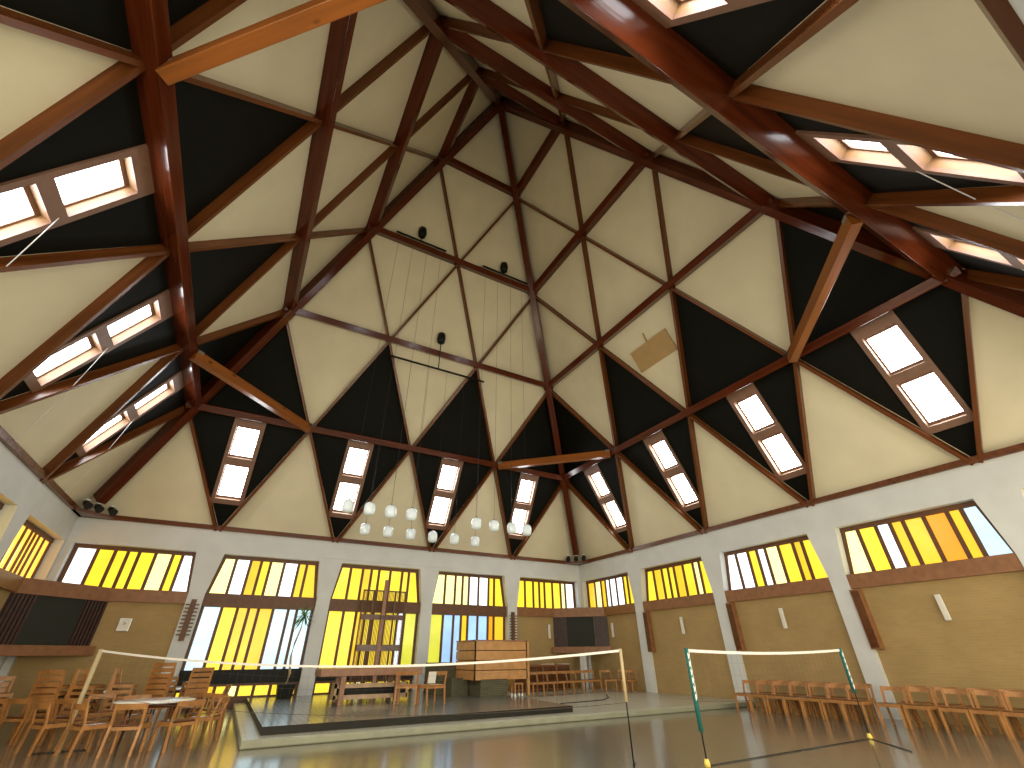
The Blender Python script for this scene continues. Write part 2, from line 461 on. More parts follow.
# corner ties under the first ring
def under(T, i, drop): return node(T, 1, i) + slope_n(T) * drop
ties = [('back', 4 - 1, 'right', 1, 'above the pulpit, between back and right slopes'),
        ('back', 1, 'left', 1, 'above the left corner, between back and left slopes'),
        ('right', 3, 'near', 3, 'at upper right, between right-hand and overhead slopes'),
        ('left', 3, 'near', 1, 'at upper left, knotty and orange, close overhead')]
for a, i, b, j, w in ties:
    p0, p1 = under(WALLS[a], i, .43), under(WALLS[b], j, .43)
    dr = (p1 - p0).normalized()
    t = beam('corner_tie', p0 + dr * .08, p1 - dr * .08, (0, 0, -1), .23, .32, M['tie'], up=.10)
    tag(t, 'horizontal wooden corner tie beam ' + w, 'beam', 'corner tie beams')
    L = (p1 - p0).length - .16
    for x in (.0, L - .20):
        bb = bmesh.new(); box(bb, x, x + .20, -.122, .122, -.12, .0); obj('bracket', bb, M['steel'], t)

# ------------------------------------------------------------------ eave corner plates with spotlights
for (x, y), w in (((0, 0), 'above the pulpit corner'), ((-S, 0), 'above the left rear corner')):
    sx = -1 if x == 0 else 1
    bm = bmesh.new()
    prism(bm, [(x + sx * .02, y - .02), (x + sx * 1.35, y - .02), (x + sx * 1.05, y - .38), (x + sx * .38, y - 1.05), (x + sx * .02, y - 1.35)], EAVE - .08, EAVE + .02)
    tag(obj('lighting_shelf', bm, M['rafter']), 'small wooden corner shelf on the wall top carrying spotlights, ' + w, 'shelf')
    for k, (a, b) in enumerate(((1.0, .42), (.66, .66), (.42, 1.0))):
        c = Vector((x + sx * a, y - b, EAVE + .02))
        e = empty('spotlight', c, math.atan2(-1, -sx if sx < 0 else sx) if False else math.atan2(-1 * .7, sx * .7))
        place = ['nearest the back wall', 'middle of three', 'nearest the side wall'][k]
        tag(e, 'small black spotlight %s, %s' % (w, place), 'spotlight', 'spotlights on corner shelves')
        b1 = bmesh.new(); lathe(b1, [(0, 0), (.06, 0), (.06, .03), (.02, .04), (.02, .12), (0, .12)], n=12); obj('base', b1, M['whiteplastic'], e)
        b2 = bmesh.new(); tube(b2, [(-.10, 0, .24), (.10, 0, .10)], [.085, .11], 14); obj('housing', b2, M['black'], e)
        b3 = bmesh.new(); tube(b3, [(.10, 0, .10), (.14, 0, .072)], [.112, .12], 14); obj('rim', b3, M['darksteel'], e)
        b4 = bmesh.new(); box(b4, -.16, -.02, -.05, .05, .24, .33); obj('control_gear', b4, M['whiteplastic'], e)

# ------------------------------------------------------------------ stone platform
bm = bmesh.new(); prism(bm, [(-15.1, -9.0), (-.0, -9.0), (-.0, .1), (-15.1, .1)], 0, .14)
bm.normal_update()
for f in bm.faces:
    if abs(f.normal.z) < .5: f.material_index = 1
pl = bev(obj('platform', bm, [M['lighttile'], M['cement']]), .03, 3)
tag(pl, 'low wide light stone platform step spreading to the right wall', 'platform')
bm = bmesh.new(); prism(bm, [(-14.75, -8.5), (-7.05, -8.42), (-6.8, -5.1), (-6.7, .05), (-14.75, .05)], .14, .28)
bm.normal_update()
for f in bm.faces:
    if abs(f.normal.z) < .5: f.material_index = 1
tag(obj('platform', bm, [M['darktile'], M['darkedge']]), 'upper dark tiled platform step carrying the altar and pulpit', 'platform')

# ------------------------------------------------------------------ corner boards (diagonal across the two rear corners)
for cx, sx, w in ((0, -1, 'right rear corner behind the row of chairs'), (-S, 1, 'left rear corner above the stacked chairs')):
    a = Vector((cx + sx * 2.0, 0, 0)); b = Vector((cx, -1.97, 0))
    # local frame: x from a to b, y towards the corner
    ax = (b - a).normalized(); L = (b - a).length
    out = Vector((0, 0, 1)).cross(ax)
    if out.dot(Vector((cx, 0, 0)) - a) < 0: out = -out
    T = Matrix(((ax.x, out.x, 0, a.x), (ax.y, out.y, 0, a.y), (0, 0, 1, 0), (0, 0, 0, 1)))
    e = empty('corner_board')
    tag(e, 'dark board between slatted brown panels across the ' + w, 'board')
    q = bmesh.new(); box(q, .75, L - .75, .05, .10, 1.80, 3.06, T); obj('dark_panel', q, M['blackboard'], e)
    for (x0, x1) in ((.08, .75), (L - .75, L - .08)):
        q = bmesh.new()
        box(q, x0, x1, .05, .10, 1.80, 3.06, T)
        n_ = 6
        for k in range(n_):
            xx = x0 + .02 + (x1 - x0 - .04) * (k + .5) / n_
            box(q, xx - .035, xx + .035, .01, .05, 1.81, 3.05, T)
        obj('slatted_panel', q, M['board_brown'], e)
    q = bmesh.new(); box(q, .0, L, -.16, .16, 1.54, 1.80, T); bev(obj('ledge', q, M['sill'], e))
    q = bmesh.new(); box(q, .0, L, -.02, .22, 3.06, 3.46, T)
    prism(q, [(a.x, a.y), (b.x, b.y), (cx, 0)], 3.40, 3.46); obj('top_shelf', q, M['sill'], e)
    if cx == 0:
        q = bmesh.new(); box(q, 1.25, 1.55, .18, .30, .14, 1.56, T); obj('support_post', q, M['white'], e)

# ------------------------------------------------------------------ wall fittings
def on_wall(name, side, s, z):
    T = WALLS[side]; e = empty(name); 
    e.matrix_world = T @ Matrix.Translation((s, 0, z)); return e
for side, s, yy, w in (('right', 6.5, -.02, 'second brick bay of the right wall, above the badminton net'), ('right', 10.77, -.02, 'third brick bay, above the short net'),
                   ('right', 15.08, -.02, 'right-hand brick bay nearest the camera'), ('right', 2.25, -.02, 'right wall just beside the rear corner board'),
                   ('back', 19.3, -.02, 'back wall between pulpit and corner board'), ('left', 4.0, -.02, 'left wall beside the corner board')):
    e = on_wall('wall_sconce', side, s, 2.15)
    tag(e, 'narrow white wall lamp, ' + w, 'wall lamp', 'wall lamps on the brick')
    q = bmesh.new(); box(q, -.055, .055, -.03, 0, .03, .57); obj('backplate', q, M['steel'], e)
    q = bmesh.new(); box(q, -.065, .065, -.10, -.03, 0, .60); bev(obj('lamp_shade', q, M['paper'], e), .02, 3)
for side, s, w in (('right', 4.65, 'first white column from the rear corner'), ('right', 8.95, 'white column behind the short net'), ('right', 13.25, 'white column between the two chair rows')):
    e = on_wall('speaker_box', side, s, 1.55)
    tag(e, 'tall narrow wooden box on the brick beside the ' + w, 'speaker', 'tall wooden boxes on the right wall')
    q = bmesh.new(); box(q, -.13, .13, -.20, 0, 0, 1.50); bev(obj('cabinet', q, M['sill'], e))
    q = bmesh.new(); box(q, -.10, .10, -.215, -.20, .04, 1.46); obj('front_panel', q, M['seat'], e)
for s, w in ((BAY, 'white column left of the tall windows'), (4 * BAY, 'white column behind the pulpit')):
    e = on_wall('hymn_board', 'back', s, 1.95)
    tag(e, 'narrow dark slatted wooden board hanging on the ' + w, 'board', 'slatted boards on the columns')
    q = bmesh.new(); box(q, -.08, .08, -PR - .07, -PR, 0, 1.27); obj('spine', q, M['brown'], e)
    q = bmesh.new()
    for k in range(9): box(q, -.20, .20, -PR - .10, -PR - .06, .16 + k * .115, .20 + k * .115)
    obj('slats', q, M['brown'], e)
e = on_wall('wall_clock', 'back', S - 18.93, 2.4)
tag(e, 'square pale wall clock on the brick wall at left', 'clock')
q = bmesh.new(); box(q, -.17, .17, -.06, 0, -.19, .19); bev(obj('case', q, M['steel'], e), .015)
q = bmesh.new(); box(q, -.14, .14, -.07, -.06, -.16, .16); obj('face', q, M['clockface'], e)
q = bmesh.new(); bar(q, (0, -.072, 0), (.05, -.072, .06), (0, -1, 0), .014, .006); bar(q, (0, -.072, 0), (-.02, -.072, .11), (0, -1, 0), .010, .006); obj('hands', q, M['black'], e)

bm = bmesh.new(); T = WALLS['back']; box(bm, 8.2, 14.2, -PR - .03, -PR, 4.93, 4.97, T)
tag(obj('cable_trunking', bm, M['white']), 'thin pale cable trunking along the white band above the tall windows', 'trunking')
# board fixed flat to the right slope
T = WALLS['right']
bm = bmesh.new()
v0 = [(9.76, 3.27), (11.73, 3.27), (11.73, 3.73), (9.76, 3.73)]
a = [bm.verts.new(slope_pt(T, s, t, .03)) for s, t in v0]; b = [bm.verts.new(slope_pt(T, s, t, .07)) for s, t in v0]
bm.faces.new(a); bm.faces.new(b[::-1])
for i in range(4): bm.faces.new((a[i], a[(i + 1) % 4], b[(i + 1) % 4], b[i]))
bd = tag(obj('acoustic_board', bm, M['box']), 'tan rectangular board fixed on a cream panel of the right roof slope', 'board')
bm = bmesh.new(); bar(bm, slope_pt(T, 10.72, 3.72, .02), slope_pt(T, 10.77, 3.92, .02), slope_n(T), .05, .05); obj('hanger', bm, M['box'], bd)

# ------------------------------------------------------------------ hanging lamp bars and globes
TB = WALLS['back']
def lampbar(y, zc, x0, x1, z0, z1, mx, zbar, w):
    t = -y; ztop = EAVE + SL * t
    e = empty('lamp_bar', (mx, y, zbar)); tag(e, 'long black suspension bar under the back roof slope, ' + w, 'lamp bar', 'black bars carrying the globe lamps')
    q = bmesh.new(); tube(q, [(x0 - mx, 0, z0 - zbar), (x1 - mx, 0, z1 - zbar)], .045, 8); obj('bar', q, M['black'], e)
    q = bmesh.new(); tube(q, [(0, 0, 0), (0, 0, ztop - zbar - .1)], .022, 6); obj('rod', q, M['black'], e)
    q = bmesh.new(); lathe(q, [(0, ztop - zbar - .62), (.16, ztop - zbar - .58), (.20, ztop - zbar - .35), (.17, ztop - zbar - .1), (0, ztop - zbar - .05)], n=12); obj('ceiling_cup', q, M['black'], e)
lampbar(-4.8, 14.45, -12.82, -8.37, 12.4, 12.4, -10.64, 12.42, 'the lowest and longest')
lampbar(-6.93, 18.35, -13.85, -11.52, 17.45, 17.45, -12.73, 17.45, 'the higher one at left')
lampbar(-6.90, 18.3, -9.60, -7.12, 17.5, 17.5, -8.45, 17.52, 'the higher one near the hip beam')
lampn = [0]
def globe(x, y, z, zt, row, k, n):
    e = empty('pendant_lamp', (x, y, z))
    tag(e, 'clear-white glass pendant globe, %s from the left in the %s hanging row' % (['first', 'second', 'third', 'fourth', 'fifth', 'sixth', 'seventh', 'eighth'][k], row), 'pendant lamp', 'glass pendant lamps over the altar')
    q = bmesh.new(); lathe(q, [(.03, .195), (.09, .19), (.145, .15), (.165, .09), (.17, 0), (.165, -.10), (.14, -.155), (.08, -.185), (0, -.19)], n=18); obj('glass_shade', q, M['opal'], e)
    q = bmesh.new(); lathe(q, [(0, .02), (.03, .02), (.035, .16), (.03, .24), (0, .25)], n=10); obj('lamp_holder', q, M['steel'], e)
    q = bmesh.new(); tube(q, [(0, 0, .24), (0, 0, zt - z)], .005, 4); obj('cable', q, M['darksteel'], e)
for k, x in enumerate((-12.67, -11.88, -11.06, -10.23, -9.38, -8.53)): globe(x, -4.8, 5.16, 12.4, 'lower', k, 6)
for k, x in enumerate((-13.69, -13.05, -12.40, -11.74)): globe(x, -6.93, 5.27, 17.45, 'upper', k, 8)
for k, x in enumerate((-9.46, -8.79, -8.09, -7.48)): globe(x, -6.9, 5.26, 17.5, 'upper', k + 4, 8)

# skylight pull cords
for side, ds in (('left', -1), ('near', 1)):
    T = WALLS[side]
    for i in (range(1, 5) if side == 'left' else (3, 4)):
        x = i * BAY
        p0 = slope_pt(T, x - (.36 if side == 'left' else -.46), 1.26, .06); p1 = T @ Vector((x - 1.6, -PR - .12, EAVE + .05))
        if side == 'near': p1 = T @ Vector((x + 2.2, -PR - .12, EAVE + .05))
        pts = [p0.lerp(p1, u / 8) - Vector((0, 0, .25 * math.sin(PI * u / 8))) for u in range(9)]
        bm = bmesh.new(); tube(bm, pts, .009, 5)
        w = ORD[i] + (' skylight from the rear' if side == 'left' else ' skylight')
        tag(obj('pull_cord', bm, M['cord']), 'thin white pull cord hanging from the %s on the %s slope' % (w, SLNAME[side]), 'cord', 'skylight pull cords')

# ------------------------------------------------------------------ altar and things on the platform
PZ = .28
e = empty('altar_table', (-11.65, -4.05, PZ)); tag(e, 'long thick-topped wooden altar table on two trestle legs on the dark platform', 'table')
q = bmesh.new(); box(q, -1.55, 1.55, -.55, .55, .69, .88); bev(obj('table_top', q, M['altar'], e), .01)
for x in (-.85, .80):
    for yy in (-.45, .35):
        q = bmesh.new(); box(q, x - .07, x + .07, yy, yy + .10, 0, .69); obj('leg', q, M['altar'], e)
e = empty('low_bench', (-11.55, -3.98, PZ)); tag(e, 'low bench with two pale rails and black cushion behind the altar table', 'bench')
for z in (.10, .38):
    q = bmesh.new(); box(q, -1.12, 1.12, -.30, -.22, z, z + .11); obj('rail', q, M['altar_light'], e)
q = bmesh.new(); box(q, -1.05, 1.05, -.24, .22, .20, .38); bev(obj('cushion', q, M['black'], e), .02)
for x in (-1.12, 1.06):
    q = bmesh.new(); box(q, x, x + .06, -.30, .25, .08, .50); obj('end_panel', q, M['altar_light'], e)
for x in (-.9, -.1, .9):
    for yy in (-.2, .15):
        q = bmesh.new(); tube(q, [(x, yy, 0), (x, yy, .1)], .014, 6); obj('leg', q, M['darksteel'], e)

# pulpit
e = empty('pulpit', (-7.3, -3.9, PZ)); tag(e, 'boxy pulpit of four wide pine boards on a grey-green brick base', 'pulpit')
q = bmesh.new()
X0, X1, Y0, Y1 = -8.05 + 7.3, -7.02 + 7.3, -4.64 + 3.9, -3.0 + 3.9
box(q, X0, X1, Y0, Y1, 0, .50); obj('brick_base', q, M['greenbrick'], e)
bx0, bx1, by0, by1 = -1.0, 1.08, -.74, .9
for k in range(4):
    z0 = .48 + k * .29
    q = bmesh.new()
    box(q, bx0, bx1, by0, by0 + .05, z0, z0 + .265); box(q, bx0, bx0 + .05, by0, by1, z0, z0 + .265)
    box(q, bx1 - .05, bx1, by0, by1, z0, z0 + .265); box(q, bx0, bx1, by1 - .05, by1, z0, z0 + .265)
    bev(obj('board', q, M['pulpit'], e), .006)
q = bmesh.new(); box(q, bx0 + .05, bx1 - .05, by0 + .05, by0 + .07, .48, 1.60); box(q, bx0 + .05, bx0 + .07, by0 + .05, by1 - .05, .48, 1.60); box(q, bx1 - .07, bx1 - .05, by0 + .05, by1 - .05, .48, 1.6)
obj('inner_lining', q, M['brown'], e)
q = bmesh.new(); box(q, bx0 - .02, bx1 + .02, by0 - .02, by0 + .12, 1.62, 1.66); box(q, bx0 - .02, bx0 + .12, by0, by1, 1.62, 1.66); box(q, bx1 - .12, bx1 + .02, by0, by1, 1.62, 1.66); obj('top_rail', q, M['altar'], e)
q = bmesh.new(); box(q, bx1 + .0, bx1 + .10, by0 + .02, by0 + .12, -.0, 1.62); obj('corner_post', q, M['pulpit'], e)
q = bmesh.new(); box(q, bx0 + .05, bx1 - .05, by0 + .05, by1 - .05, .48, .52); obj('floor_board', q, M['brown'], e)
bm = bmesh.new(); box(bm, -8.95, -8.08, -3.0, -1.6, PZ, 1.25); box(bm, -8.7, -8.08, -3.7, -3.0, PZ, .8)
tag(obj('pulpit_steps', bm, M['greenbrick']), 'stepped grey-green brick block beside the left side of the pulpit', 'steps')
# low cupboard behind the pulpit
e = empty('low_cupboard', (-3.4, -1.0, .14)); tag(e, 'wide low reddish-brown cupboard behind the platform chairs under the corner board', 'cupboard')
q = bmesh.new(); box(q, -1.5, 1.4, -.3, .3, .05, .93); bev(obj('body', q, M['altar'], e), .008)
q = bmesh.new(); box(q, -1.53, 1.43, -.33, .33, .93, .97); obj('top', q, M['sill'], e)
for k in range(4):
    q = bmesh.new(); box(q, -1.45 + k * .72, -.79 + k * .72, -.32, -.30, .10, .90); d = bev(obj('door', q, M['seat'], e))
for k, x in enumerate((-3.3, -2.4)):
    bm = bmesh.new(); box(bm, x, x + .5, -1.25, -.9, 1.11, 1.13)
    tag(obj('paper_sheet', bm, M['paper']), 'white paper sheet lying on the low cupboard, %s one' % ['left', 'right'][k], 'paper', 'papers on the cupboard')

# cross and slatted screen before the middle window
e = empty('cross_screen', (-10.52, -.32, PZ)); tag(e, 'tall brown wooden cross with slatted screen before the yellow middle window', 'cross')
q = bmesh.new()
n_ = 30
for k in range(n_):
    x = -.83 + 1.66 * k / (n_ - 1); box(q, x - .011, x + .011, .05, .07, .1, 3.52)
obj('screen_slats', q, M['brown'], e)
q = bmesh.new(); box(q, -.07, .07, -.06, .05, 0, 3.95); obj('post', q, M['altar'], e)
for z0, z1 in ((2.45, 2.64), (1.36, 1.58)):
    q = bmesh.new(); box(q, -.86, .86, -.03, .05, z0, z1); obj('crossbar', q, M['beam'], e)
q = bmesh.new(); box(q, -.88, .88, .03, .08, 3.50, 3.55); box(q, -.88, .88, .03, .08, .06, .12); box(q, -.90, -.86, .02, .08, 0, 3.55); box(q, .86, .90, .02, .08, 0, 3.55)
for x in (-.45, .45): box(q, x - .03, x + .03, .03, .09, .1, 3.52)
obj('screen_frame', q, M['brown'], e)
q = bmesh.new(); tube(q, [(0, -.07, 2.54), (0, -.12, 2.54)], .085, 14); obj('boss', q, M['beam'], e)

# potted dragon tree
e = empty('potted_plant', (-13.68, -1.0, PZ)); tag(e, 'tall thin-trunked dragon tree in a black pot before the tall windows', 'plant')
q = bmesh.new(); prism(q, [(-.22, -.22), (.22, -.22), (.22, .22), (-.22, .22)], 0, .40)
for v in q.verts:
    if v.co.z > .2: v.co.x *= 1.25; v.co.y *= 1.25
bev(obj('pot', q, M['black'], e), .01)
q = bmesh.new(); tube(q, [(0, 0, .38), (.03, 0, .7), (-.05, .02, 1.2), (-.02, 0, 1.6), (.08, 0, 2.05), (.10, 0, 2.5)], [.05, .045, .035, .03, .025, .02], 8); obj('trunk', q, M['trunk'], e)
q = bmesh.new()
for k in range(54):
    az = random.uniform(0, 2 * PI); el = random.uniform(-.9, 1.3); L = random.uniform(.38, .62); wd = .032
    base = Vector((.10, 0, 2.40 + random.uniform(0, .16))); dr = Vector((math.cos(az) * math.cos(el), math.sin(az) * math.cos(el), math.sin(el)))
    side_ = dr.cross(Vector((0, 0, 1))); side_ = side_.normalized() if side_.length > .01 else Vector((1, 0, 0))
    prev = None
    for j in range(6):
        u = j / 5; p = base + dr * L * u - Vector((0, 0, .30 * u * u * L)); w_ = wd * (1 - u) ** .6 * (.5 + min(1, u * 4) * .5) + .001
        cur = (q.verts.new(p - side_ * w_), q.verts.new(p + side_ * w_))
        if prev: q.faces.new((prev[0], prev[1], cur[1], cur[0]))
        prev = cur
tag(obj('leaves', q, M['leaf'], e, recalc=False), kind=None)

# ------------------------------------------------------------------ chairs
BK0, BK1 = .675, .765
def make_chair(w=.48, d=.44, seatm='seat'):
    e = empty('wooden_chair')
    # front is -y; the back stands at +y
    q = bmesh.new(); box(q, -w / 2 + .01, w / 2 - .01, -d / 2 + .03, d / 2 - .03, .425, .452); bev(obj('seat', q, M[seatm], e), .008)
    q = bmesh.new()
    box(q, -w / 2 + .02, w / 2 - .02, -d / 2, -d / 2 + .03, .375, .44); box(q, -w / 2 + .02, w / 2 - .02, d / 2 - .03, d / 2, .37, .42)
    for s in (-1, 1): box(q, s * w / 2 - .015, s * w / 2 + .015, -d / 2 + .02, d / 2 - .02, .375, .44)
    obj('seat_frame', q, M['chair'], e)
    for s in (-1, 1):
        q = bmesh.new(); bar(q, (s * (w / 2 - .005), -d / 2 - .01, 0), (s * (w / 2 - .005), -d / 2 + .015, .44), (0, 1, 0), .044, .040, up=.020); obj('front_leg', q, M['chair'], e)
        q = bmesh.new()
        bar(q, (s * (w / 2 - .005), d / 2 + .04, 0), (s * (w / 2 - .005), d / 2 - .01, .44), (0, 1, 0), .044, .040, up=.020)
        bar(q, (s * (w / 2 - .005), d / 2 - .01, .44), (s * (w / 2 - .005), d / 2 + .065, .76), (0, 1, 0), .044, .036, up=.018)
        obj('back_leg', q, M['chair'], e)
    q = bmesh.new()                                    # curved back rail
    n_ = 6
    for k in range(n_):
        u0, u1 = k / n_, (k + 1) / n_
        f = lambda u: Vector(((u - .5) * w, d / 2 + .045 + .045 * math.sin(PI * u), 0))
        p0, p1 = f(u0), f(u1)
        vs = [q.verts.new(p + Vector((0, dy + (.015 if z > .72 else 0), z))) for p in (p0, p1) for dy in (0, .022) for z in (BK0, BK1)]
        for fc in ((0, 1, 5, 4), (2, 6, 7, 3), (0, 4, 6, 2), (1, 3, 7, 5)): q.faces.new([vs[i] for i in fc])
        if k == 0: q.faces.new([vs[i] for i in (0, 2, 3, 1)])
        if k == n_ - 1: q.faces.new([vs[i] for i in (4, 5, 7, 6)])
    obj('backrest', q, M['chair'], e)
    return e
proto = make_chair(); used = [False]
def chair(x, y, z, rz, label, group):
    if not used[0]: c = proto; used[0] = True
    else: c = copy_tree(proto)
    c.location = (x, y, z); c.rotation_euler = (0, 0, rz)
    return tag(c, label, 'chair', group)
CARD = ['first', 'second', 'third', 'fourth', 'fifth', 'sixth', 'seventh', 'eighth', 'ninth', 'tenth', 'eleventh', 'twelfth']
g1 = 'chairs lined up along the right wall'
ysA = (-9.82, -10.33, -10.87, -11.39, -11.92, -12.45, -12.96)
for k, y in enumerate(ysA):
    chair(-1.53, y, 0, -PI / 2 + random.uniform(-.04, .04), 'wooden chair in the right wall row behind the short net, %s from the far end' % CARD[k], g1)
for k, y in enumerate((-13.77, -14.34, -15.02, -15.56, -16.08, -16.62)):
    chair(-1.53, y, 0, -PI / 2 + random.uniform(-.05, .05), 'wooden chair in the nearest right wall row, %s counted from the white column' % CARD[k], g1)
for k, y in enumerate((-9.95, -10.5, -11.05, -11.6, -12.15, -12.7, -13.95, -14.55, -15.2, -15.75, -16.3)):
    chair(-.80, y, 0, -PI / 2 + random.uniform(-.06, .06), 'wooden chair in the rear row touching the right brick wall, %s from the far end' % CARD[k], g1)
g2 = 'chairs on the platform behind the pulpit'
for k in range(7):
    chair(-5.05 + k * .52, -3.25 + (.07 * k), .14, 0, 'wooden chair in the light platform row beside the pulpit, %s from the pulpit' % CARD[k], g2)
chair(-1.28, -3.05, .14, -.25, 'wooden chair turned slightly at the end of the platform row by the corner', g2)
chair(-.75, -3.75, .14, -1.2, 'wooden chair against the right wall next to the first white column', g2)
chair(-.62, -3.2, .14, -1.0, 'wooden chair half hidden in the rear right corner beneath the board', g2)
# chair by the altar, larger and paler
for (x, y, a, w) in ((-10.78, -5.35, PI - .5, 'left one of the two at the right end of the altar'), (-10.22, -5.8, PI + .2, 'right one of the two at the right end of the altar')):
    g = make_chair(.60, .5, 'chair'); g.location = (x, y, PZ); g.rotation_euler = (0, 0, a); g.scale = (1, 1, 1.05)
    tag(g, 'wooden chair, ' + w, 'chair', 'chairs by the altar')
bm = bmesh.new(); box(bm, -.12, .12, -.02, 0, -.14, .14); o = obj('paper_sheet', bm, M['paper']); o.location = (-10.36, -6.17, PZ + .66); o.rotation_euler = (.15, 0, .15)
tag(o, 'pale sheet of paper hanging on the back of the wide altar chair', 'paper')
# small stool at the pulpit foot
e = empty('small_stool', (-6.72, -4.75, PZ)); tag(e, 'small low wooden stool with white feet at the foot of the pulpit', 'stool')
q = bmesh.new(); box(q, -.17, .17, -.15, .15, .34, .38); obj('seat', q, M['chair'], e)
for sx in (-1, 1):
    for sy in (-1, 1):
        q = bmesh.new(); box(q, sx * .14 - .02, sx * .14 + .02, sy * .12 - .02, sy * .12 + .02, .08, .34); l_ = obj('leg', q, M['chair'], e)
        q = bmesh.new(); box(q, sx * .14 - .024, sx * .14 + .024, sy * .12 - .024, sy * .12 + .024, 0, .08); obj('foot', q, M['whiteplastic'], l_)

# left: a row seen from behind, round tables, table chairs, stacks
g3 = 'chairs lined up at far left seen from behind'
p0, p1 = Vector((-19.75, -5.30)), Vector((-18.0, -6.50)); dv = (p1 - p0).normalized(); ang = math.atan2(dv.y, dv.x)
for k in range(5):
    p = p0 + dv * (k * .56 - .35)
    chair(p.x, p.y + .15, 0, ang + PI, 'wooden chair seen from behind in the far left row, %s from the left' % CARD[k], g3)
def round_table(x, y, r, lab):
    e = empty('round_table', (x, y, 0)); tag(e, lab, 'table', 'round tables at left')
    q = bmesh.new(); lathe(q, [(0, .735), (r - .01, .735), (r, .728), (r, .712), (r - .01, .705), (0, .705)], n=40); obj('table_top', q, M['tabletop'], e)
    q = bmesh.new(); lathe(q, [(r - .08, .705), (r - .08, .64), (r - .10, .64), (r - .10, .705)], n=32); obj('apron', q, M['seat'], e)
    for k in range(4):
        a = PI / 4 + k * PI / 2
        q = bmesh.new(); tube(q, [(math.cos(a) * (r - .12), math.sin(a) * (r - .12), 0), (math.cos(a) * (r - .16), math.sin(a) * (r - .16), .70)], .022, 8); obj('leg', q, M['seat'], e)
round_table(-16.78, -7.35, .70, 'white-topped round table nearest the camera among the chairs at left')
round_table(-16.72, -2.55, .72, 'white-topped round table farther back, near the left tall window')
round_table(-18.75, -3.2, .70, 'round table at far left below the corner board, mostly hidden by chairs')
# daylight side
g4 = 'chairs around the round tables'
for k, (a, w) in enumerate(((-100, 'nearest the camera'), (-58, 'on its near right side'), (-15, 'on its right side'), (25, 'at its rear right'), (-145, 'on its near left side'), (168, 'on its left side'), (110, 'at its far side'))):
    a_ = math.radians(a); rr = 1.02
    chair(-16.78 + rr * math.cos(a_), -7.35 + rr * math.sin(a_), 0, a_ - PI / 2 + random.uniform(-.12, .12), 'wooden chair at the nearer white round table, ' + w, g4)
for k, (a, w) in enumerate(((5, 'on its right side'), (180, 'on its left side'), (75, 'at its far side'))):
    a_ = math.radians(a); rr = 1.02
    chair(-16.72 + rr * math.cos(a_), -2.55 + rr * math.sin(a_), 0, a_ - PI / 2 + random.uniform(-.15, .15), 'wooden chair at the farther white round table, ' + w, g4)
g5 = 'stacked wooden chairs by the left rear wall'
stacks = [(-20.1, -4.3, .5, 4, 'at the far left edge'), (-19.1, -4.5, 2.9, 5, 'below the corner board'), (-18.45, -4.4, 1.3, 5, 'left of the wall clock'),
          (-17.75, -4.3, 1.5, 5, 'under the wall clock'), (-17.0, -4.1, 2.8, 6, 'before the hymn board column'), (-16.25, -4.2, 3.4, 5, 'before the white window pane')]
for x, y, a, n_, w in stacks:
    for k in range(n_):
        chair(x, y, k * .12, a + random.uniform(-.02, .02) * k, 'wooden chair in the stack %s, %s from the floor' % (w, CARD[k]), g5)
for k, (x, y, a) in enumerate(((-18.3, -7.3, 2.2), (-17.9, -5.4, .4), (-19.3, -3.0, 1.0), (-15.75, -5.9, 2.4))):
    chair(x, y, 0, a, 'loose wooden chair ' + ['beside the left post of the long net', 'between the nearer table and the stacks', 'under the left corner board', 'standing alone between table and platform edge'][k], 'loose chairs at left')

# ------------------------------------------------------------------ badminton nets
def net(p0, p1, zt0, zt1, sag, drop, nm, lab, tape, cell=.16):
    p0, p1 = Vector((*p0, 0)), Vector((*p1, 0)); L = (p1 - p0).length; n_ = 28
    def top(u): return zt0 + (zt1 - zt0) * u - sag * 4 * u * (1 - u)
    e = empty(nm, p0); tag(e, lab, 'net')
    P = lambda u, z: (p1 - p0) * u + Vector((0, 0, z))
    q = bmesh.new()
    sd = (p1 - p0).normalized().cross(Vector((0, 0, 1))) * .006
    for k in range(n_):
        u0, u1 = k / n_, (k + 1) / n_
        v = [q.verts.new(P(u, top(u) + dz) + s_) for u in (u0, u1) for dz in (0, -tape) for s_ in (sd, -sd)]
        for f in ((0, 1, 5, 4), (2, 6, 7, 3), (0, 4, 6, 2), (1, 3, 7, 5)): q.faces.new([v[i] for i in f])
    obj('top_tape', q, M['tape'], e)
    q = bmesh.new()
    m_ = int(L / cell)
    for k in range(m_ + 1):
        u = k / m_; tube(q, [P(u, top(u) - tape), P(u, top(u) - drop)], .0011, 3, False)
    rows = int(drop / cell)
    for r in range(1, rows + 1):
        tube(q, [P(k / n_, top(k / n_) - drop * r / rows) for k in range(n_ + 1)], .0011 if r < rows else .004, 3, False)
    obj('mesh_cords', q, M['net'], e)
    return e
net((-18.0, -7.45), (-9.88, -13.89), 1.62, 1.55, .25, .74, 'badminton_net', 'long sagging white-taped badminton net across the front of the platform', .036)
net((-8.85, -14.4), (-4.02, -14.34), 1.55, 1.55, .05, .74, 'badminton_net', 'short white-taped badminton net between green sleeved posts at right', .045)
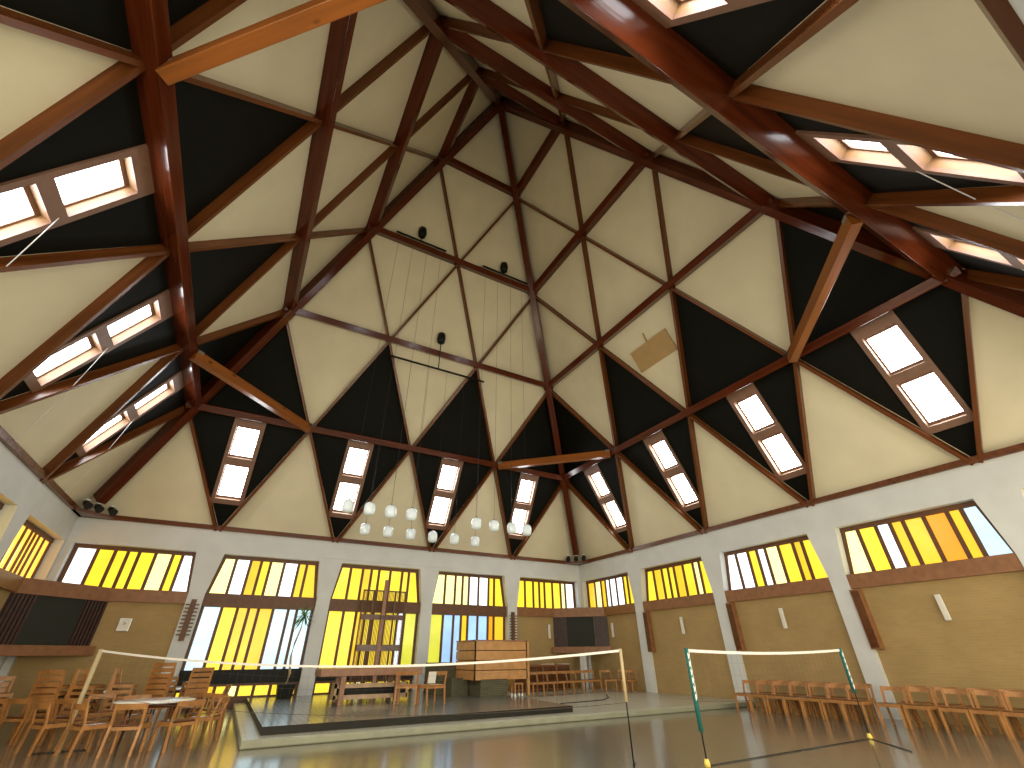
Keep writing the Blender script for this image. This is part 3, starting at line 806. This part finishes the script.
def post(x, y, h, lab, sleeve, r=.014, foot=None, feet=((.4, 0), (-.4, 0))):
    e = empty('net_post', (x, y, 0)); tag(e, lab, 'post', 'badminton net posts')
    q = bmesh.new(); tube(q, [(0, 0, 0), (0, 0, h)], r, 8); obj('pole', q, M['darksteel'] if sleeve else M['sand'], e)
    if sleeve == 'tan':
        q = bmesh.new(); tube(q, [(0, 0, h - .74), (0, 0, h)], r + .014, 8); obj('sleeve', q, M['sand'], e)
    if sleeve == 'green':
        q = bmesh.new(); zb, zt = (.42 if x < -6 else .76), h
        tube(q, [(0, 0, zb), (0, 0, zt)], .036, 10)
        s = obj('sleeve', q, M['green'], e)
        q = bmesh.new()
        zz = h - .12
        while zz > .80:
            for a in (0, PI): 
                c = [Vector((math.cos(t) * .039, math.sin(t) * .039, zz - .045 + .09 * j + (.03 * i))) for j in (0, 1) for i, t in enumerate((a - 2.2, a - 1.57, a - .9))]
                q.faces.new([q.verts.new(v) for v in (c[0], c[1], c[2], c[5], c[4], c[3])])
            zz -= .115
        obj('white_lettering', q, M['whiteplastic'], s, recalc=False)
    for f in feet:
        q = bmesh.new(); tube(q, [(0, 0, .01), (f[0], f[1], .01)], .008, 6); obj('foot', q, M['darksteel'], e)
    if sleeve == 'green':
        q = bmesh.new(); lathe(q, [(0, 0), (.045, 0), (.045, .04), (.03, .09), (0, .09)], n=10); obj('joint', q, M['yellow'], e)
post(-18.0, -7.45, 1.63, 'tan net post at left among the chairs, holding the long net', None, .04)
post(-9.88, -13.89, 1.56, 'slender net post with tan upper sleeve holding the right end of the long net', 'tan', .012, feet=((.3, .3), (-.3, -.3)))
post(-8.85, -14.4, 1.56, 'green and white sleeved post at the left end of the short net', 'green', .011, feet=((2.45, .03),))
post(-4.02, -14.34, 1.56, 'green and white sleeved post at the right end of the short net', 'green', .011, feet=((-2.38, -.03), (-.9, -1.1)))

# cable on the platform
bm = bmesh.new(); tube(bm, [(-6.0, -6.3, .15), (-5.0, -6.2, .15), (-4.0, -6.0, .15), (-3.2, -5.3, .15), (-2.7, -4.6, .15), (-2.3, -4.1, .15)], .014, 6)
tag(obj('floor_cable', bm, M['black']), 'thin black cable snaking over the light platform to the chairs', 'cable')

# ------------------------------------------------------------------ world, camera, view
w = bpy.data.worlds.new('sky'); bpy.context.scene.world = w; w.use_nodes = True
w.node_tree.nodes['Background'].inputs[0].default_value = (.85, .93, 1, 1); w.node_tree.nodes['Background'].inputs[1].default_value = 2.0

cam = bpy.data.cameras.new('camera'); co = bpy.data.objects.new('camera', cam); C.objects.link(co)
cam.sensor_width = 36; cam.lens = 437.87 / 1024 * 36; cam.clip_start = .05; cam.clip_end = 200
yaw, pitch, roll = .5124, .55424, -.00699
f = Vector((math.sin(yaw) * math.cos(pitch), math.cos(yaw) * math.cos(pitch), math.sin(pitch)))
r = Vector((math.cos(yaw), -math.sin(yaw), 0)); u = r.cross(f)
r2 = r * math.cos(roll) + u * math.sin(roll); u2 = -r * math.sin(roll) + u * math.cos(roll)
co.matrix_world = Matrix(((r2.x, u2.x, -f.x, -3.66830 * BAY), (r2.y, u2.y, -f.y, -4.80186 * BAY), (r2.z, u2.z, -f.z, 1.478), (0, 0, 0, 1)))
sc = bpy.context.scene; sc.camera = co
sc.view_settings.view_transform = 'Standard'; sc.view_settings.look = 'None'; sc.view_settings.gamma = 1
sc.view_settings.use_curve_mapping = False
sc.view_settings.exposure = 0.0
sc.cycles.use_denoising = True
sc.cycles.max_bounces = 8; sc.cycles.diffuse_bounces = 6
